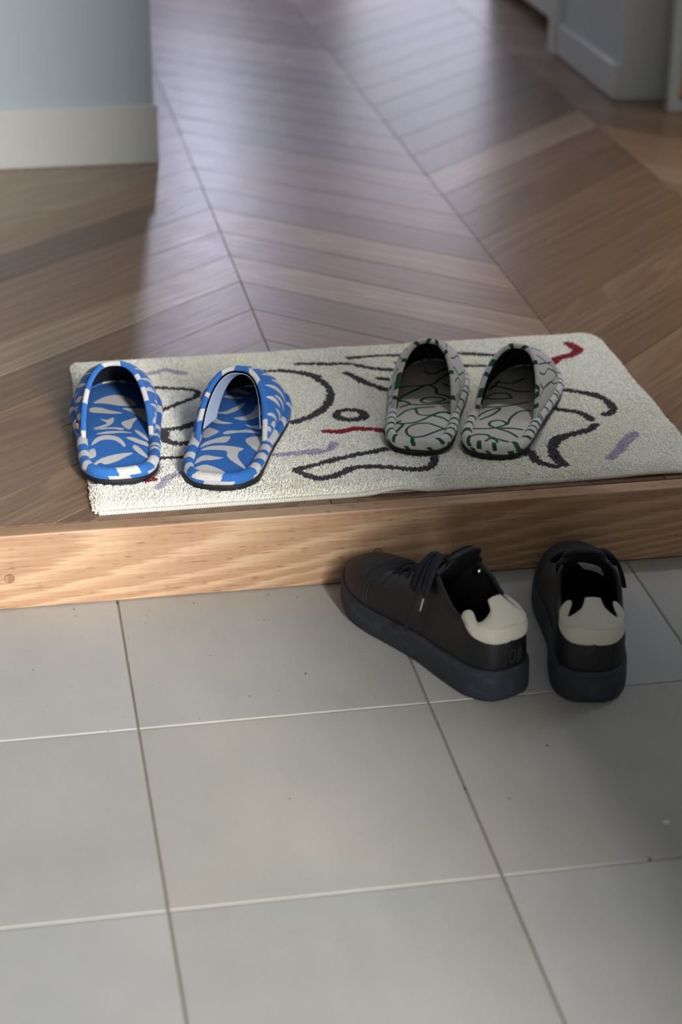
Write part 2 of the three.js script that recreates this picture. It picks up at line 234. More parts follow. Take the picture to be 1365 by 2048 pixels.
// ------------------------------------------------------------ oak step edge with wooden plugs
const stepRing = (x, y) => { const yc = 0.054 + 0.09 * x + 0.02 * (fbm(x * 3, 1, 61, 2) - 0.5), dy = y - yc; return 4.6 * x + 900 * dy * dy * (1 + 0.4 * Math.sign(dy)) + 1.3 * (fbm(x * 3.2, y * 13, 62, 3) - 0.5) + 0.3 * (noise(x * 11, y * 520, 66) - 0.5); };
const stepTex = oak(61, 2048, 320, 1.1, 0.14, [204, 173, 138], [168, 129, 97], { ring: stepRing, bands: 0.62, pores: 0.75, fine: 0.3, mid: 0.34, long: 0.5 });
stepTex.wrapS = stepTex.wrapT = THREE.MirroredRepeatWrapping;
const stepMat = phys({ map: stepTex, roughness: 0.48, bumpMap: grainBump, bumpScale: 0.0001 });
{
  const o = struct('trim_1', 'light oak board forming the front edge of the step');
  const g = box(-1.16, 1.3, 0.0012, H, STEP - 0.0232, STEP, 0.0022), p = g.attributes.position, uv = g.attributes.uv, nn = g.attributes.normal;
  for (let i = 0; i < p.count; i++) uv.setXY(i, (p.getX(i) + 0.2) / 1.1, nn.getY(i) > 0.7 ? (p.getY(i) + 0.004 - 0.3 * (p.getZ(i) - STEP)) / 0.14 : p.getY(i) / 0.14);
  mesh('riser_board', g, stepMat, o);
  const plugMat = phys({ map: stepTex, color: 0xd9cbbd, roughness: 0.5 });
  for (const [x, y] of [[-0.118, 0.040], [0.3, 0.0375], [0.72, 0.036]]) {
    const c = new THREE.CylinderGeometry(0.0052, 0.0052, 0.006, 28); c.rotateX(Math.PI / 2); c.translate(x, y, STEP - 0.0026);
    const cu = c.attributes.uv; for (let i = 0; i < cu.count; i++) cu.setXY(i, 0.3 + cu.getX(i) * 0.01 + x, 0.1 + cu.getY(i) * 0.08);
    mesh('plug', c, plugMat, o);
    mesh('plug_groove', new THREE.TorusGeometry(0.0054, 0.00028, 6, 32).translate(x, y, STEP + 0.00005), std({ color: 0x5f452f, roughness: 0.9 }), o);
  }
}
// ------------------------------------------------------------ tiles of the entrance
{
  const o = struct('floor_001', 'pale grey square floor tiles of the entrance');
  const grout = greyTex(256, 256, (x, y) => 0.4 + 0.6 * fbm(x / 9, y / 9, 70, 3));
  mesh('grout', new THREE.BoxGeometry(2.6, 0.02, 2.52).translate(0.06, -0.0113, 0.97), std({ color: 0x8d8578, roughness: 0.95, bumpMap: grout, bumpScale: 0.001 }), o);
  const tt = [0, 1, 2].map((k) => dataTex(512, 512, (x, y) => {
    const a = fbm(x / 120, y / 120, 80 + k * 7, 4) - 0.5, b = noise(x / 2.2, y / 2.2, 90 + k) - 0.5, c = fbm(x / 26, y / 70, 95 + k, 3) - 0.5;
    let v = 184 + 13 * a + 4 * b + 6 * c; const s = noise(x / 3.1, y / 3.1, 120 + k * 3); if (s > 0.975) v -= 26 * smooth(0.975, 1, s);
    return [v + 0.5 + 3 * a, v, v - 5 - 4 * a];
  }));
  const tr = greyTex(512, 512, (x, y) => 0.5 + 0.2 * fbm(x / 60, y / 60, 140, 4));
  const mats = tt.flatMap((t) => [0xffffff, 0xf7f7f4, 0xfbf8f2].map((c) => std({ map: t, color: c, roughnessMap: tr, roughness: 1 })));
  const R = rng(5);
  for (let i = -4; i < 5; i++) for (let j = -1; j < 8; j++) {
    const g = 0.0011, x0 = i * 0.3, z0 = j * 0.3, ox = R() * 0.4, oz = R() * 0.4, dy = (R() - 0.5) * 0.0004;
    mesh('tile', slab([[x0 + g, z0 + g], [x0 + 0.3 - g, z0 + g], [x0 + 0.3 - g, z0 + 0.3 - g], [x0 + g, z0 + 0.3 - g]], -0.008, dy, 0.0009, (x, z) => [(x - x0) / 0.5 + ox, (z - z0) / 0.5 + oz]), mats[Math.floor(R() * mats.length)], o);
  }
}

// ------------------------------------------------------------ rug with tufted pile
const pairs = (a) => { const o = []; for (let i = 0; i < a.length; i += 2) o.push([a[i], a[i + 1]]); return o; };
function dense(pts, closed = false, n = 40) { const c = new THREE.CatmullRomCurve3(pts.map((p) => new THREE.Vector3(p[0], 0, p[1])), closed, 'centripetal'); return c.getPoints(n).map((p) => [p.x, p.z]); }
{
  const X0 = -0.021, X1 = 0.708, Z0 = -0.768, Z1 = -0.309, cr = 0.02;
  const rug = thing('rug', 'cream tufted rug with grey, red and lilac line drawing on the wood floor', 'rug');
  const lines = [[RUG_DARK, [0.062, 0.06, 0.066]], [RUG_RED, [0.36, 0.016, 0.026]], [RUG_LAVENDER, [0.5, 0.46, 0.57]]].flatMap(([g, c]) => g.map(([w, a]) => ({ w: w * 0.00048 + 0.0012, c, p: dense(pairs(a).map(([x, z]) => [x / 1000, z / 1000])) })));
  const grid = new Map(), cell = 0.02;                                    // spatial hash of the drawn strokes
  lines.forEach((l) => l.p.forEach((p, i) => { if (i) { const q = l.p[i - 1], k = Math.max(1, Math.ceil(Math.hypot(p[0] - q[0], p[1] - q[1]) / 0.002)); for (let s = 0; s < k; s++) { const x = lerp(q[0], p[0], s / k), z = lerp(q[1], p[1], s / k), key = Math.floor(x / cell) + ',' + Math.floor(z / cell); (grid.get(key) ?? grid.set(key, []).get(key)).push([x, z, l.w * (0.8 + 0.5 * noise(x * 60, z * 60, 7)), l.c]); } } }));
  const stroke = (x, z) => { const i = Math.floor(x / cell), j = Math.floor(z / cell); let best = null, bd = 0; for (let a = -1; a < 2; a++) for (let b = -1; b < 2; b++) for (const s of grid.get((i + a) + ',' + (j + b)) ?? []) { const d = s[2] - Math.hypot(x - s[0], z - s[1]); if (d > bd) { bd = d; best = s[3]; } } return best; };
  const wave = (x, z) => 0.0052 * Math.exp(-(((x - 0.332) / 0.027) ** 2)) * smooth(Z1 - 0.06, Z1, z) + 0.002 * Math.exp(-(((x - 0.64) / 0.05) ** 2)) * smooth(Z1 - 0.06, Z1, z);
  const edgeX = (x, z) => 0.0012 * (noise(z * 40, 3, 11) - 0.5);
  const rim = (x, z) => {                                                    // distance to the rounded outline, positive inside
    const r = x > 0.4 ? (z < -0.5 ? 0.03 : 0.012) : 0.01, cx = clamp(x, X0 + r, X1 - r), cz = clamp(z, Z0 + r, Z1 - r), d = Math.hypot(x - cx, z - cz);
    return (d > 0 ? r - d : Math.min(x - X0, X1 - x, z - Z0, Z1 - z)) + edgeX(x, z) + 0.0015 * (noise(x * 30, z * 30, 12) - 0.5) * (z < -0.32 ? 1 : 0);
  };
  // slippers press the pile down where they stand
  const press = (x, z) => { let k = 1; for (const [sx, sz, f] of SLIPPERS) { const a = f * Math.PI / 180, dx = x - sx, dz = z - sz, lx = dx * Math.cos(a) + dz * Math.sin(a), d = dx * Math.sin(a) - dz * Math.cos(a); const q = Math.hypot(lx, d - clamp(d, 0.046, 0.248)) - 0.046; k = Math.min(k, smooth(-0.005, 0.004, q)); } return k; };
  const top = (x, z) => { const e = rim(x, z); return H + 0.0015 + wave(x, z) + (0.0065 * Math.sqrt(clamp(e / 0.012)) + 0.0014 * (fbm(x * 26, z * 26, 15, 3) - 0.5) + 0.0009 * (noise(x * 260, z * 260, 16) - 0.5)) * (0.3 + 0.7 * press(x, z)); };
  const cream = [0.6, 0.585, 0.45], R = rng(404);
  const colour = (x, z) => stroke(x, z) ?? mix3([0.97, 0.96, 0.87], [0.93, 0.915, 0.77], clamp(fbm(x * 9, z * 9, 33, 3) * 1.8 - 0.4));
  // backing with the same colours
  const nx = 300, nz = 190, g = surf((u, v) => { const x = lerp(X0, X1, u), z = lerp(Z0, Z1, v), e = rim(x, z); let px = x, pz = z; return [px, e < 0 ? H + 0.0008 + wave(x, z) : top(x, z), pz]; }, nx, nz, (u, v) => [u, v], true);
  const keep = [], idx = g.index.array, pp = g.attributes.position; for (let i = 0; i < idx.length; i += 3) { let ok = true; for (let k = 0; k < 3; k++) if (rim(pp.getX(idx[i + k]), pp.getZ(idx[i + k])) < -0.0012) ok = false; if (ok) keep.push(idx[i], idx[i + 1], idx[i + 2]); }
  g.setIndex(keep);
  const col = []; for (let i = 0; i < pp.count; i++) col.push(...colour(pp.getX(i), pp.getZ(i)).map((c) => c * 0.9)); g.setAttribute('color', new THREE.Float32BufferAttribute(col, 3));
  mesh('pile_base', g, std({ vertexColors: true, roughness: 1, side: THREE.DoubleSide }), rug);
  const under = []; const N = 120;
  mesh('backing', slab([[X0 + 0.002, Z0 + 0.002], [X1 - 0.03, Z0 + 0.002], [X1 - 0.003, Z0 + 0.028], [X1 - 0.003, Z1 - 0.003], [X0 + 0.003, Z1 - 0.003]], H + 0.0002, H + 0.0014, 0.0003, (x, z) => [x, z]), std({ color: 0xb9b39c, roughness: 1 }), rug);
  // tufts: short blunt fibres
  const tg = new THREE.CylinderGeometry(0.0009, 0.00125, 0.0030, 5, 2, false); tg.translate(0, 0.0009, 0);
  const tp = tg.attributes.position; for (let i = 0; i < tp.count; i++) { const y = tp.getY(i); tp.setX(i, tp.getX(i) + 0.06 * y * y / 0.0056); } tg.computeVertexNormals();
  const step = 0.0019, spots = [];
  for (let x = X0 - 0.001; x < X1 + 0.002; x += step) for (let z = Z0 - 0.001; z < Z1 + 0.001; z += step) { const a = x + (R() - 0.5) * step * 1.3, b = z + (R() - 0.5) * step * 1.3; if (rim(a, b) > 0.0006) spots.push([a, b]); }
  const pile = new THREE.InstancedMesh(tg, phys({ color: 0xffffff, roughness: 0.9, sheen: 0.9, sheenRoughness: 0.55, sheenColor: new THREE.Color(1, 0.99, 0.9) }), spots.length), M = new THREE.Matrix4(), Q = new THREE.Quaternion(), C = new THREE.Color(), E = new THREE.Euler();
  spots.forEach(([x, z], i) => {
    const e = rim(x, z), lean = 0.75 * (1 - clamp(e / 0.01)), gx = (rim(x + 0.002, z) - rim(x - 0.002, z)) / 0.004, gz = (rim(x, z + 0.002) - rim(x, z - 0.002)) / 0.004;
    const dx = -gx * lean + (R() - 0.5) * 1.1, dz = -gz * lean + (R() - 0.5) * 1.1 + 0.1, pr = press(x, z);
    Q.setFromUnitVectors(new THREE.Vector3(0, 1, 0), new THREE.Vector3(dx, 1, dz).normalize()); Q.multiply(new THREE.Quaternion().setFromEuler(E.set(0, R() * 6.283, 0)));
    const s = (0.8 + 0.4 * R()) * (0.25 + 0.75 * pr) * (e < 0.004 ? 0.75 : 1);
    M.compose(new THREE.Vector3(x, top(x, z) - 0.0006, z), Q, new THREE.Vector3(1, s, 1)); pile.setMatrixAt(i, M);
    const c = colour(x + (R() - 0.5) * 0.0012, z + (R() - 0.5) * 0.0012), k = 0.84 + 0.32 * R(); pile.setColorAt(i, C.setRGB(c[0] * k, c[1] * k, c[2] * k));
  });
  pile.name = 'pile'; pile.userData = { kind: 'stuff', label: 'cut wool pile' }; pile.castShadow = pile.receiveShadow = true; rug.add(pile);
  // overlocked front edge
  const edge = []; for (let i = 0; i <= 90; i++) { const x = lerp(X0 + 0.006, X1 - 0.008, i / 90); edge.push([x, H + 0.0022 + wave(x, Z1), Z1 + 0.0002 + 0.0006 * (noise(x * 30, 1, 9) - 0.5)]); }
  mesh('edge_binding', tube(edge, () => [0.0022, 0.0024], 300, 8), std({ color: 0xe6e5da, roughness: 0.95 }), rug);
  const ec = spline(edge), st = []; for (let i = 0; i < 250; i++) { const p = ec.getPointAt((i + 0.5) / 250), t = new THREE.TorusGeometry(0.0026, 0.0007, 5, 10); t.rotateY(Math.PI / 2 + 0.25); t.translate(p.x, p.y, p.z); st.push(t); }
  const stitches = mesh('stitches', mergeGeometries(st), std({ color: 0xe8e7da, roughness: 0.9 }), rug); stitches.userData.kind = 'stuff';
}
// ------------------------------------------------------------ slippers
const fabricBump = greyTex(512, 512, (x, y) => 0.5 * noise(x / 2.1, y / 2.1, 200) + 0.3 * noise(x / 1.1, y / 4, 201) + 0.2 * noise(x / 14, y / 14, 202));
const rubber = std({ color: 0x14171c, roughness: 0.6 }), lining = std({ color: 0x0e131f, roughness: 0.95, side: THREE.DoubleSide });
const BLUE = '#2e73c4', OFF = '#e0ddd7', GREEN = '#17542f', PALE = '#d5d0c9';
function fray(ctx, pts, R, closed = true) {                     // outline with a slightly ragged woven edge
  const out = []; pts.forEach((p, i) => { const q = pts[(i + 1) % pts.length]; if (!closed && i === pts.length - 1) { out.push(p); return; } const n = Math.max(1, Math.round(Math.hypot(q[0] - p[0], q[1] - p[1]) / 3)); for (let k = 0; k < n; k++) out.push([lerp(p[0], q[0], k / n) + (R() - 0.5) * 2.4, lerp(p[1], q[1], k / n) + (R() - 0.5) * 2.4]); });
  ctx.beginPath(); out.forEach((p, i) => i ? ctx.lineTo(p[0], p[1]) : ctx.moveTo(p[0], p[1])); if (closed) ctx.closePath();
}
function speckle(ctx, w, h, R, n, a) { for (let i = 0; i < n; i++) { ctx.fillStyle = R() < 0.5 ? `rgba(255,255,255,${a * R()})` : `rgba(0,0,30,${a * R()})`; ctx.fillRect(R() * w, R() * h, 1.5, 1.5); } }
const SOLE = [[0, 0], [0.027, 0.005], [0.043, 0.026], [0.048, 0.065], [0.0495, 0.11], [0.0535, 0.155], [0.057, 0.2], [0.054, 0.237], [0.042, 0.271], [0.018, 0.293], [-0.006, 0.297], [-0.028, 0.286], [-0.046, 0.257], [-0.0555, 0.215], [-0.054, 0.165], [-0.0495, 0.115], [-0.048, 0.065], [-0.042, 0.026], [-0.026, 0.005]];
function soleCurve(side, grow = 0) {
  const c = new THREE.CatmullRomCurve3(SOLE.map(([x, d]) => new THREE.Vector3(x * side, 0, -d)), true, 'centripetal'), N = 160, pts = [];
  for (let i = 0; i < N; i++) { const p = c.getPointAt(i / N), t = c.getTangentAt(i / N), n = [t.z * side, -t.x * side]; pts.push([p.x - n[0] * grow, -(p.z - n[1] * grow)]); }   // [x, d], starts at the heel, goes to +x*side
  return side > 0 ? pts : [pts[0], ...pts.slice(1).reverse()];       // always starts towards +x
}
const bumpFabric = (map, extra = {}) => phys({ map, roughness: 0.9, sheen: 0.35, sheenRoughness: 0.45, sheenColor: new THREE.Color(0.75, 0.85, 1), bumpMap: fabricBump, bumpScale: 0.0005, side: THREE.DoubleSide, ...extra });
function makeSlipper(label, kind, group, [px, pz, deg], side, print, rollMarks, pipeMarks, seed) {
  const t = thing('slipper', label, 'slipper', [px, H + 0.0090, pz], -deg * Math.PI / 180, group), R = rng(seed), blue = kind === 'blue';
  if (!blue) t.scale.set(0.90, 0.985, 0.985);
  // printed cloth
  const W = 520, D = 1240, S = 4000, foot = canvasTex(W, D, (c) => {
    c.fillStyle = blue ? BLUE : PALE; c.fillRect(0, 0, W, D);
    const at = ([x, d]) => [(x / 1000 + 0.065) * S, D - d / 1000 * S - 8];
    if (blue) { c.fillStyle = OFF; for (const a of print) { const q = dense(pairs(a), true, pairs(a).length * 5).map(at); fray(c, q, R); c.fill(); } }
    else { c.strokeStyle = GREEN; c.lineCap = 'round'; c.lineJoin = 'round'; for (const a of print) { c.lineWidth = 13 + 4 * R(); fray(c, dense(pairs(a), false, 50).map(at), R, false); c.stroke(); } }
    speckle(c, W, D, R, 60000, 0.16);
  });
  const cloth = canvasTex(1024, 512, (c, w, h) => {                 // upper: u round the edge (0.42 m), v from edge to collar
    c.fillStyle = blue ? BLUE : PALE; c.fillRect(0, 0, w, h);
    if (blue) for (let i = 0; i < 26; i++) {                         // long tapering strokes running from the edge to the collar
      const x = (i + 0.5 * R()) / 26 * w, y = (i % 2 ? 0.02 : 0.3) * h + R() * 0.16 * h, l = 230 + R() * 170, b = 12 + R() * 16, s = (R() - 0.5) * 60, q = [[x, y], [x + s * 0.5 + b, y + l * 0.4], [x + s, y + l], [x + s * 0.5 - b * 0.3, y + l * 0.5]];
      c.fillStyle = OFF; fray(c, dense(q, true, 50), R); c.fill();
    }
    else { c.strokeStyle = GREEN; c.lineWidth = 9; for (let i = 0; i < 15; i++) { let x = i / 15 * w + R() * 30, y = R() * 80, q = []; for (let k = 0; k < 6; k++) { q.push([x, y]); x += (R() - 0.45) * 130; y += 40 + R() * 90; } fray(c, dense(q, false, 60), R, false); c.stroke(); } }
    speckle(c, w, h, R, 50000, 0.16);
  });
  const strip = canvasTex(2048, 128, (c, w, h) => {                 // roll: u along the edge, one metre wide, v around
    c.fillStyle = blue ? BLUE : OFF; c.fillRect(0, 0, w, h);
    if (blue) for (const [a, b, sl] of rollMarks) { c.fillStyle = OFF; const x0 = (a + 0.5) * w, x1 = (b + 0.5) * w, k = (sl ?? 0.3) * 30; fray(c, [[x0 - k, 0], [x1 - k + 6, 0], [x1 + 4, h * 0.3], [x1 + k, h], [x0 + k - 5, h], [x0 - 3, h * 0.6]], R); c.fill(); }
    else for (const [a, b, sl] of rollMarks) { c.strokeStyle = GREEN; c.lineWidth = (b - a) * w; const x0 = (a + b) / 2 * w + 0.5 * w, k = (sl ?? 0.4) * 24; fray(c, [[x0 - k, 0], [x0 + k * 0.4, h * 0.35], [x0 + k * 0.2, h * 0.65], [x0 + k, h]], R, false); c.stroke(); }
    speckle(c, w, h, R, 40000, 0.16);
  });
  const pipe = canvasTex(1024, 64, (c, w, h) => {                    // collar piping: u from one end to the other
    c.fillStyle = blue ? BLUE : OFF; c.fillRect(0, 0, w, h);
    for (const [a, b, sl] of pipeMarks) { c.fillStyle = blue ? OFF : GREEN; const k = (sl ?? 0) * 20; fray(c, [[a * w - k, 0], [b * w - k + 4, 0], [b * w + k, h], [a * w + k - 4, h]], R); c.fill(); }
    speckle(c, w, h, R, 10000, 0.16);
  });
  const footM = bumpFabric(foot), clothM = bumpFabric(cloth), rollM = bumpFabric(strip), pipeM = bumpFabric(pipe);
  // sole
  const outer = soleCurve(side, -0.0005), sh = new THREE.Shape(outer.map(([x, d]) => new THREE.Vector2(x, d)));
  const sg = new THREE.ExtrudeGeometry(sh, { depth: 0.003, bevelEnabled: true, bevelThickness: 0.0016, bevelSize: 0.0016, bevelOffset: -0.0016, bevelSegments: 3 });
  sg.rotateX(-Math.PI / 2); sg.translate(0, 0.0016, 0); mesh('outsole', sg, rubber, t);
  // padded roll round the edge
  const path = soleCurve(side, -0.0062), N = path.length;
  const roll3 = path.map(([x, d]) => [x, 0.0112 + 0.0014 * noise(d * 30 + x * 40, 1, seed), -d]);
  const rg = tube(roll3, (u) => [0.0070 + 0.0008 * (noise(u * 40, 2, seed) - 0.5), 0.0074], 220, 16, true);
  const ru = rg.attributes.uv, Lr = spline(roll3, true).getLength(); for (let i = 0; i < ru.count; i++) { let u = ru.getX(i); if (u > Lr / 2) u -= Lr; ru.setXY(i, u + 0.5, ru.getY(i)); }
  // close the texture seam at the toe: the far half counts backwards, so the ring joins there under the upper
  mesh('padded_edge', rg, rollM, t);
  // footbed
  const inner = soleCurve(side, -0.0085);
  const fb = surf((u, v) => { const i = Math.round(u * N) % N, [x, d] = inner[i], cx = 0.002 * side, cd = 0.15, k = v, qx = lerp(cx, x, k), qd = lerp(cd, d, k); return [qx, 0.0145 + 0.002 * (1 - k ** 6) + 0.004 * smooth(0.2, 0.28, qd) * (1 - k) - 0.0022 * k ** 8, -qd]; }, N, 22, undefined, true);
  const fp = fb.attributes.position, fu = fb.attributes.uv; for (let i = 0; i < fp.count; i++) fu.setXY(i, (fp.getX(i) + 0.065) * S / W, (-fp.getZ(i) * S + 8) / D);
  mesh('footbed', weldNormals(fb), footM, t);
  // upper: from the roll up to the slanting collar
  const base = path.filter(([, d]) => d > 0.098), bi = base.length - 1, baseAt = (s) => { const f = clamp(s) * bi, i = Math.min(bi - 1, Math.floor(f)), q = f - i; return [lerp(base[i][0], base[i + 1][0], q), lerp(base[i][1], base[i + 1][1], q)]; };
  const A = (s) => { const th = Math.PI * s, c = Math.cos(th), sn = Math.sin(th); return [0.0402 * Math.sign(c) * Math.abs(c) ** 0.78 + 0.001 * side, 0.0165 + 0.0705 * sn ** 0.88, 0.100 + 0.062 * sn ** 1.1]; };
  const up = (off) => (s, v) => {
    const b = baseAt(s), a = A(s), th = Math.PI * s, sn = Math.sin(th), cs = Math.cos(th), o = off, nl = Math.hypot(cs * 0.85, 0.62, sn * 0.62), nr = [cs * 0.85 / nl, 0.62 / nl, sn * 0.62 / nl], bu = 0.0035 + 0.0105 * sn;
    const P0 = o ? [b[0] * 0.86, 0.0165, b[1] - 0.009 * sn] : [b[0], 0.0155, b[1]], P3 = [a[0] - o * cs, a[1] - o * sn, a[2] + o];
    const P1 = [0, 1, 2].map((k) => lerp(b[k === 2 ? 1 : 0] , a[k], 0.3)), P2 = [0, 1, 2].map((k) => lerp(k === 1 ? 0.0155 : b[k === 2 ? 1 : 0], a[k], 0.68));
    P1[1] = lerp(0.0155, a[1], 0.3);
    for (let k = 0; k < 3; k++) { P1[k] += nr[k] * (bu * 1.25 - o); P2[k] += nr[k] * (bu - o); }
    const w = [(1 - v) ** 3, 3 * v * (1 - v) ** 2, 3 * v * v * (1 - v), v ** 3];
    return [0, 1, 2].map((k) => (w[0] * P0[k] + w[1] * P1[k] + w[2] * P2[k] + w[3] * P3[k]) * (k === 2 ? -1 : 1));
  };
  mesh('upper', surf(up(0), 90, 28, (u, v) => [u, v]), clothM, t);
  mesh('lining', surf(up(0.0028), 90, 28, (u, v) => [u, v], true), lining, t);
  const arch = []; for (let i = 0; i <= 40; i++) { const a = A(i / 40); arch.push([a[0], a[1], -a[2]]); }
  const e0 = arch[0], e1 = arch[40]; arch.unshift([e0[0] + 0.001, e0[1] - 0.004, e0[2] + 0.007]); arch.push([e1[0] - 0.001, e1[1] - 0.004, e1[2] + 0.007]);
  const pg = tube(arch, (u) => { const e = Math.min(u, 1 - u), k = smooth(0, 0.09, e); return [0.0026 + 0.0007 * k, 0.0029 + 0.0010 * k]; }, 140, 14, false, [0, 0.3, 1]);
  const pu = pg.attributes.uv, pipeL = spline(arch).getLength(); for (let i = 0; i < pu.count; i++) pu.setXY(i, pu.getX(i) / pipeL, pu.getY(i));
  mesh('collar_piping', pg, pipeM, t);
  return { t, A, up };
}
const marks = (seed, list, blue) => { const R = rng(seed), out = list.slice(); let u = -0.5; while (u < 0.5) { if (Math.abs(u) > 0.13) { const w = blue ? 0.007 + R() * 0.022 : 0.003 + R() * 0.0022; out.push([u, u + w, (R() - 0.5) * 1.6]); u += w + (blue ? 0.02 + R() * 0.034 : 0.008 + R() * 0.016); } else u += 0.01; } return out; };
const GB = 'blue patterned slippers', GG = 'white slippers with green lines';
makeSlipper('blue and white patterned slipper at the left end of the rug, empty inside', 'blue', GB, SLIPPERS[0], -1, PRINT_BL, marks(11, [[-0.006, 0.014, 0.5], [0.036, 0.05, 0.5], [-0.05, -0.043], [-0.08, -0.068], [-0.12, -0.102], [0.074, 0.077], [0.084, 0.088], [0.112, 0.118]], true), [[0.04, 0.08], [0.21, 0.28, 0.3], [0.33, 0.36], [0.46, 0.55, 0.8], [0.72, 0.79, -0.3], [0.93, 0.97]], 21);
const BR = makeSlipper('blue and white patterned slipper holding a pale card strip under its upper', 'blue', GB, SLIPPERS[1], 1, PRINT_BR, marks(12, [[-0.018, 0.012, -0.4], [0.046, 0.056], [0.07, 0.083, 0.6], [0.096, 0.108, 0.6], [0.122, 0.128], [-0.052, -0.046, 0.8], [-0.082, -0.072, 0.6], [-0.118, -0.106, 0.5]], true), [[0.05, 0.15, 0.5], [0.34, 0.42, 1.6], [0.53, 0.6, -1], [0.72, 0.74], [0.8, 0.86, 1]], 22);
makeSlipper('off-white slipper with green squiggles beside the red drawn line, left of its pair', 'green', GG, SLIPPERS[2], -1, PRINT_GL, marks(13, [[-0.012, -0.007], [0.02, 0.025, 0.8], [-0.037, -0.032], [0.043, 0.047], [-0.06, -0.056, 1], [-0.075, -0.07], [-0.092, -0.088], [-0.11, -0.106], [0.06, 0.064], [0.075, 0.079], [0.092, 0.097], [0.112, 0.116]], false), [[0.1, 0.12], [0.24, 0.257], [0.35, 0.368, 0.8], [0.42, 0.44, 1.6], [0.5, 0.522, -1], [0.555, 0.575, 0.9], [0.68, 0.698, 0.8], [0.76, 0.85, 1.2], [0.9, 0.915]], 23);
makeSlipper('off-white slipper with green squiggles turned outward, right of its pair', 'green', GG, SLIPPERS[3], 1, PRINT_GR, marks(14, [[-0.019, -0.013], [0.001, 0.006], [0.027, 0.033], [-0.044, -0.038, 1.5], [0.047, 0.053, 1.4], [-0.066, -0.058, 1], [-0.085, -0.08], [-0.104, -0.099], [0.075, 0.08], [0.09, 0.094], [0.104, 0.109], [0.12, 0.124]], false), [[0.08, 0.1, 1], [0.13, 0.16, 1.5], [0.2, 0.222, -1], [0.33, 0.352], [0.46, 0.485, -1.3], [0.52, 0.542, 0.6], [0.66, 0.70, 1], [0.75, 0.77], [0.83, 0.88, 1.2], [0.93, 0.945]], 24);
{ // care tag on the first blue slipper
  const tagPts = [[-0.0455, 0.024, -0.116], [-0.0495, 0.0235, -0.122], [-0.0505, 0.022, -0.131], [-0.0475, 0.021, -0.139]];
  const c = spline(tagPts), g = surf((u, v) => { const p = c.getPointAt(u); return [p.x - 0.001 * v, p.y + 0.0085 * (v - 0.35), p.z]; }, 16, 4);
  const p = mesh('care_tag', g, std({ color: 0xc9a593, roughness: 0.8, side: THREE.DoubleSide }), scene.children.find((o) => o.name === 'slipper')); p.userData.label = 'small pinkish sewn-in tag';
}
{ // card strip that keeps the second slipper in shape
  const o = thing('card_strip', 'pale bluish white card strip bent under the upper of the right blue slipper', 'card', [SLIPPERS[1][0], H + 0.0090, SLIPPERS[1][1]], -SLIPPERS[1][2] * Math.PI / 180);
  const f = (s, v, k) => { const a = BR.A(s), c = Math.cos(Math.PI * s), n = Math.sin(Math.PI * s), q = 0.0052 + k + 0.004 * (1 - s) * n; return [(a[0] - q * c) * (1 - 0.24 * v), Math.max(0.0172, 0.0172 + (a[1] - 0.0172 - q * n) * (1 - 0.30 * v)), -(a[2] + 0.002 + v * 0.044)]; };
  const s0 = 0.06, s1 = 0.955, at = (u) => lerp(s0, s1, u), a = surf((u, v) => f(at(u), v, 0), 60, 10), b = surf((u, v) => f(at(u), v, 0.0006), 60, 10, undefined, true), e = surf((u, v) => f(at(u), 0, v * 0.0006), 60, 1, undefined, true);
  mesh('strip', mergeGeometries([a, b, e]), std({ color: 0xc9d8ee, roughness: 0.45, side: THREE.DoubleSide }), o);
}
// ------------------------------------------------------------ sneakers
const leatherBump = greyTex(512, 512, (x, y) => 0.5 * noise(x / 3.3, y / 3.3, 300) + 0.5 * fbm(x / 40, y / 16, 301, 3));
const scuff = dataTex(512, 128, (x, y) => { const a = fbm(x / 60, y / 40, 310, 4), s = smooth(0.55, 0.75, fbm(x / 22, y / 9, 311, 4)); return [33 + 12 * a + 12 * s, 38 + 13 * a + 15 * s, 46 + 15 * a + 18 * s]; });
const leather = phys({ color: 0x0e0f12, roughness: 0.55, bumpMap: leatherBump, bumpScale: 0.00025, side: THREE.DoubleSide }), inside = std({ color: 0x08080a, roughness: 0.95, side: THREE.DoubleSide });
const soleRubber = std({ map: scuff, roughness: 0.72, bumpMap: leatherBump, bumpScale: 0.0003 }), laceM = std({ color: 0x10131b, roughness: 0.9 }), threadM = std({ color: 0x2b2b2e, roughness: 0.8 });
const tabM = std({ color: 0xd2cfbf, roughness: 0.85, bumpMap: leatherBump, bumpScale: 0.0009, side: THREE.DoubleSide }), metal = std({ color: 0xc9ccd2, roughness: 0.25, metalness: 1 });
const SHOE = [[0, 0], [0.024, 0.005], [0.038, 0.026], [0.0415, 0.065], [0.041, 0.115], [0.046, 0.16], [0.0515, 0.2], [0.0495, 0.238], [0.035, 0.27], [0.010, 0.288], [-0.015, 0.285], [-0.035, 0.264], [-0.046, 0.228], [-0.0475, 0.195], [-0.0415, 0.15], [-0.037, 0.105], [-0.0395, 0.06], [-0.037, 0.026], [-0.024, 0.005]];
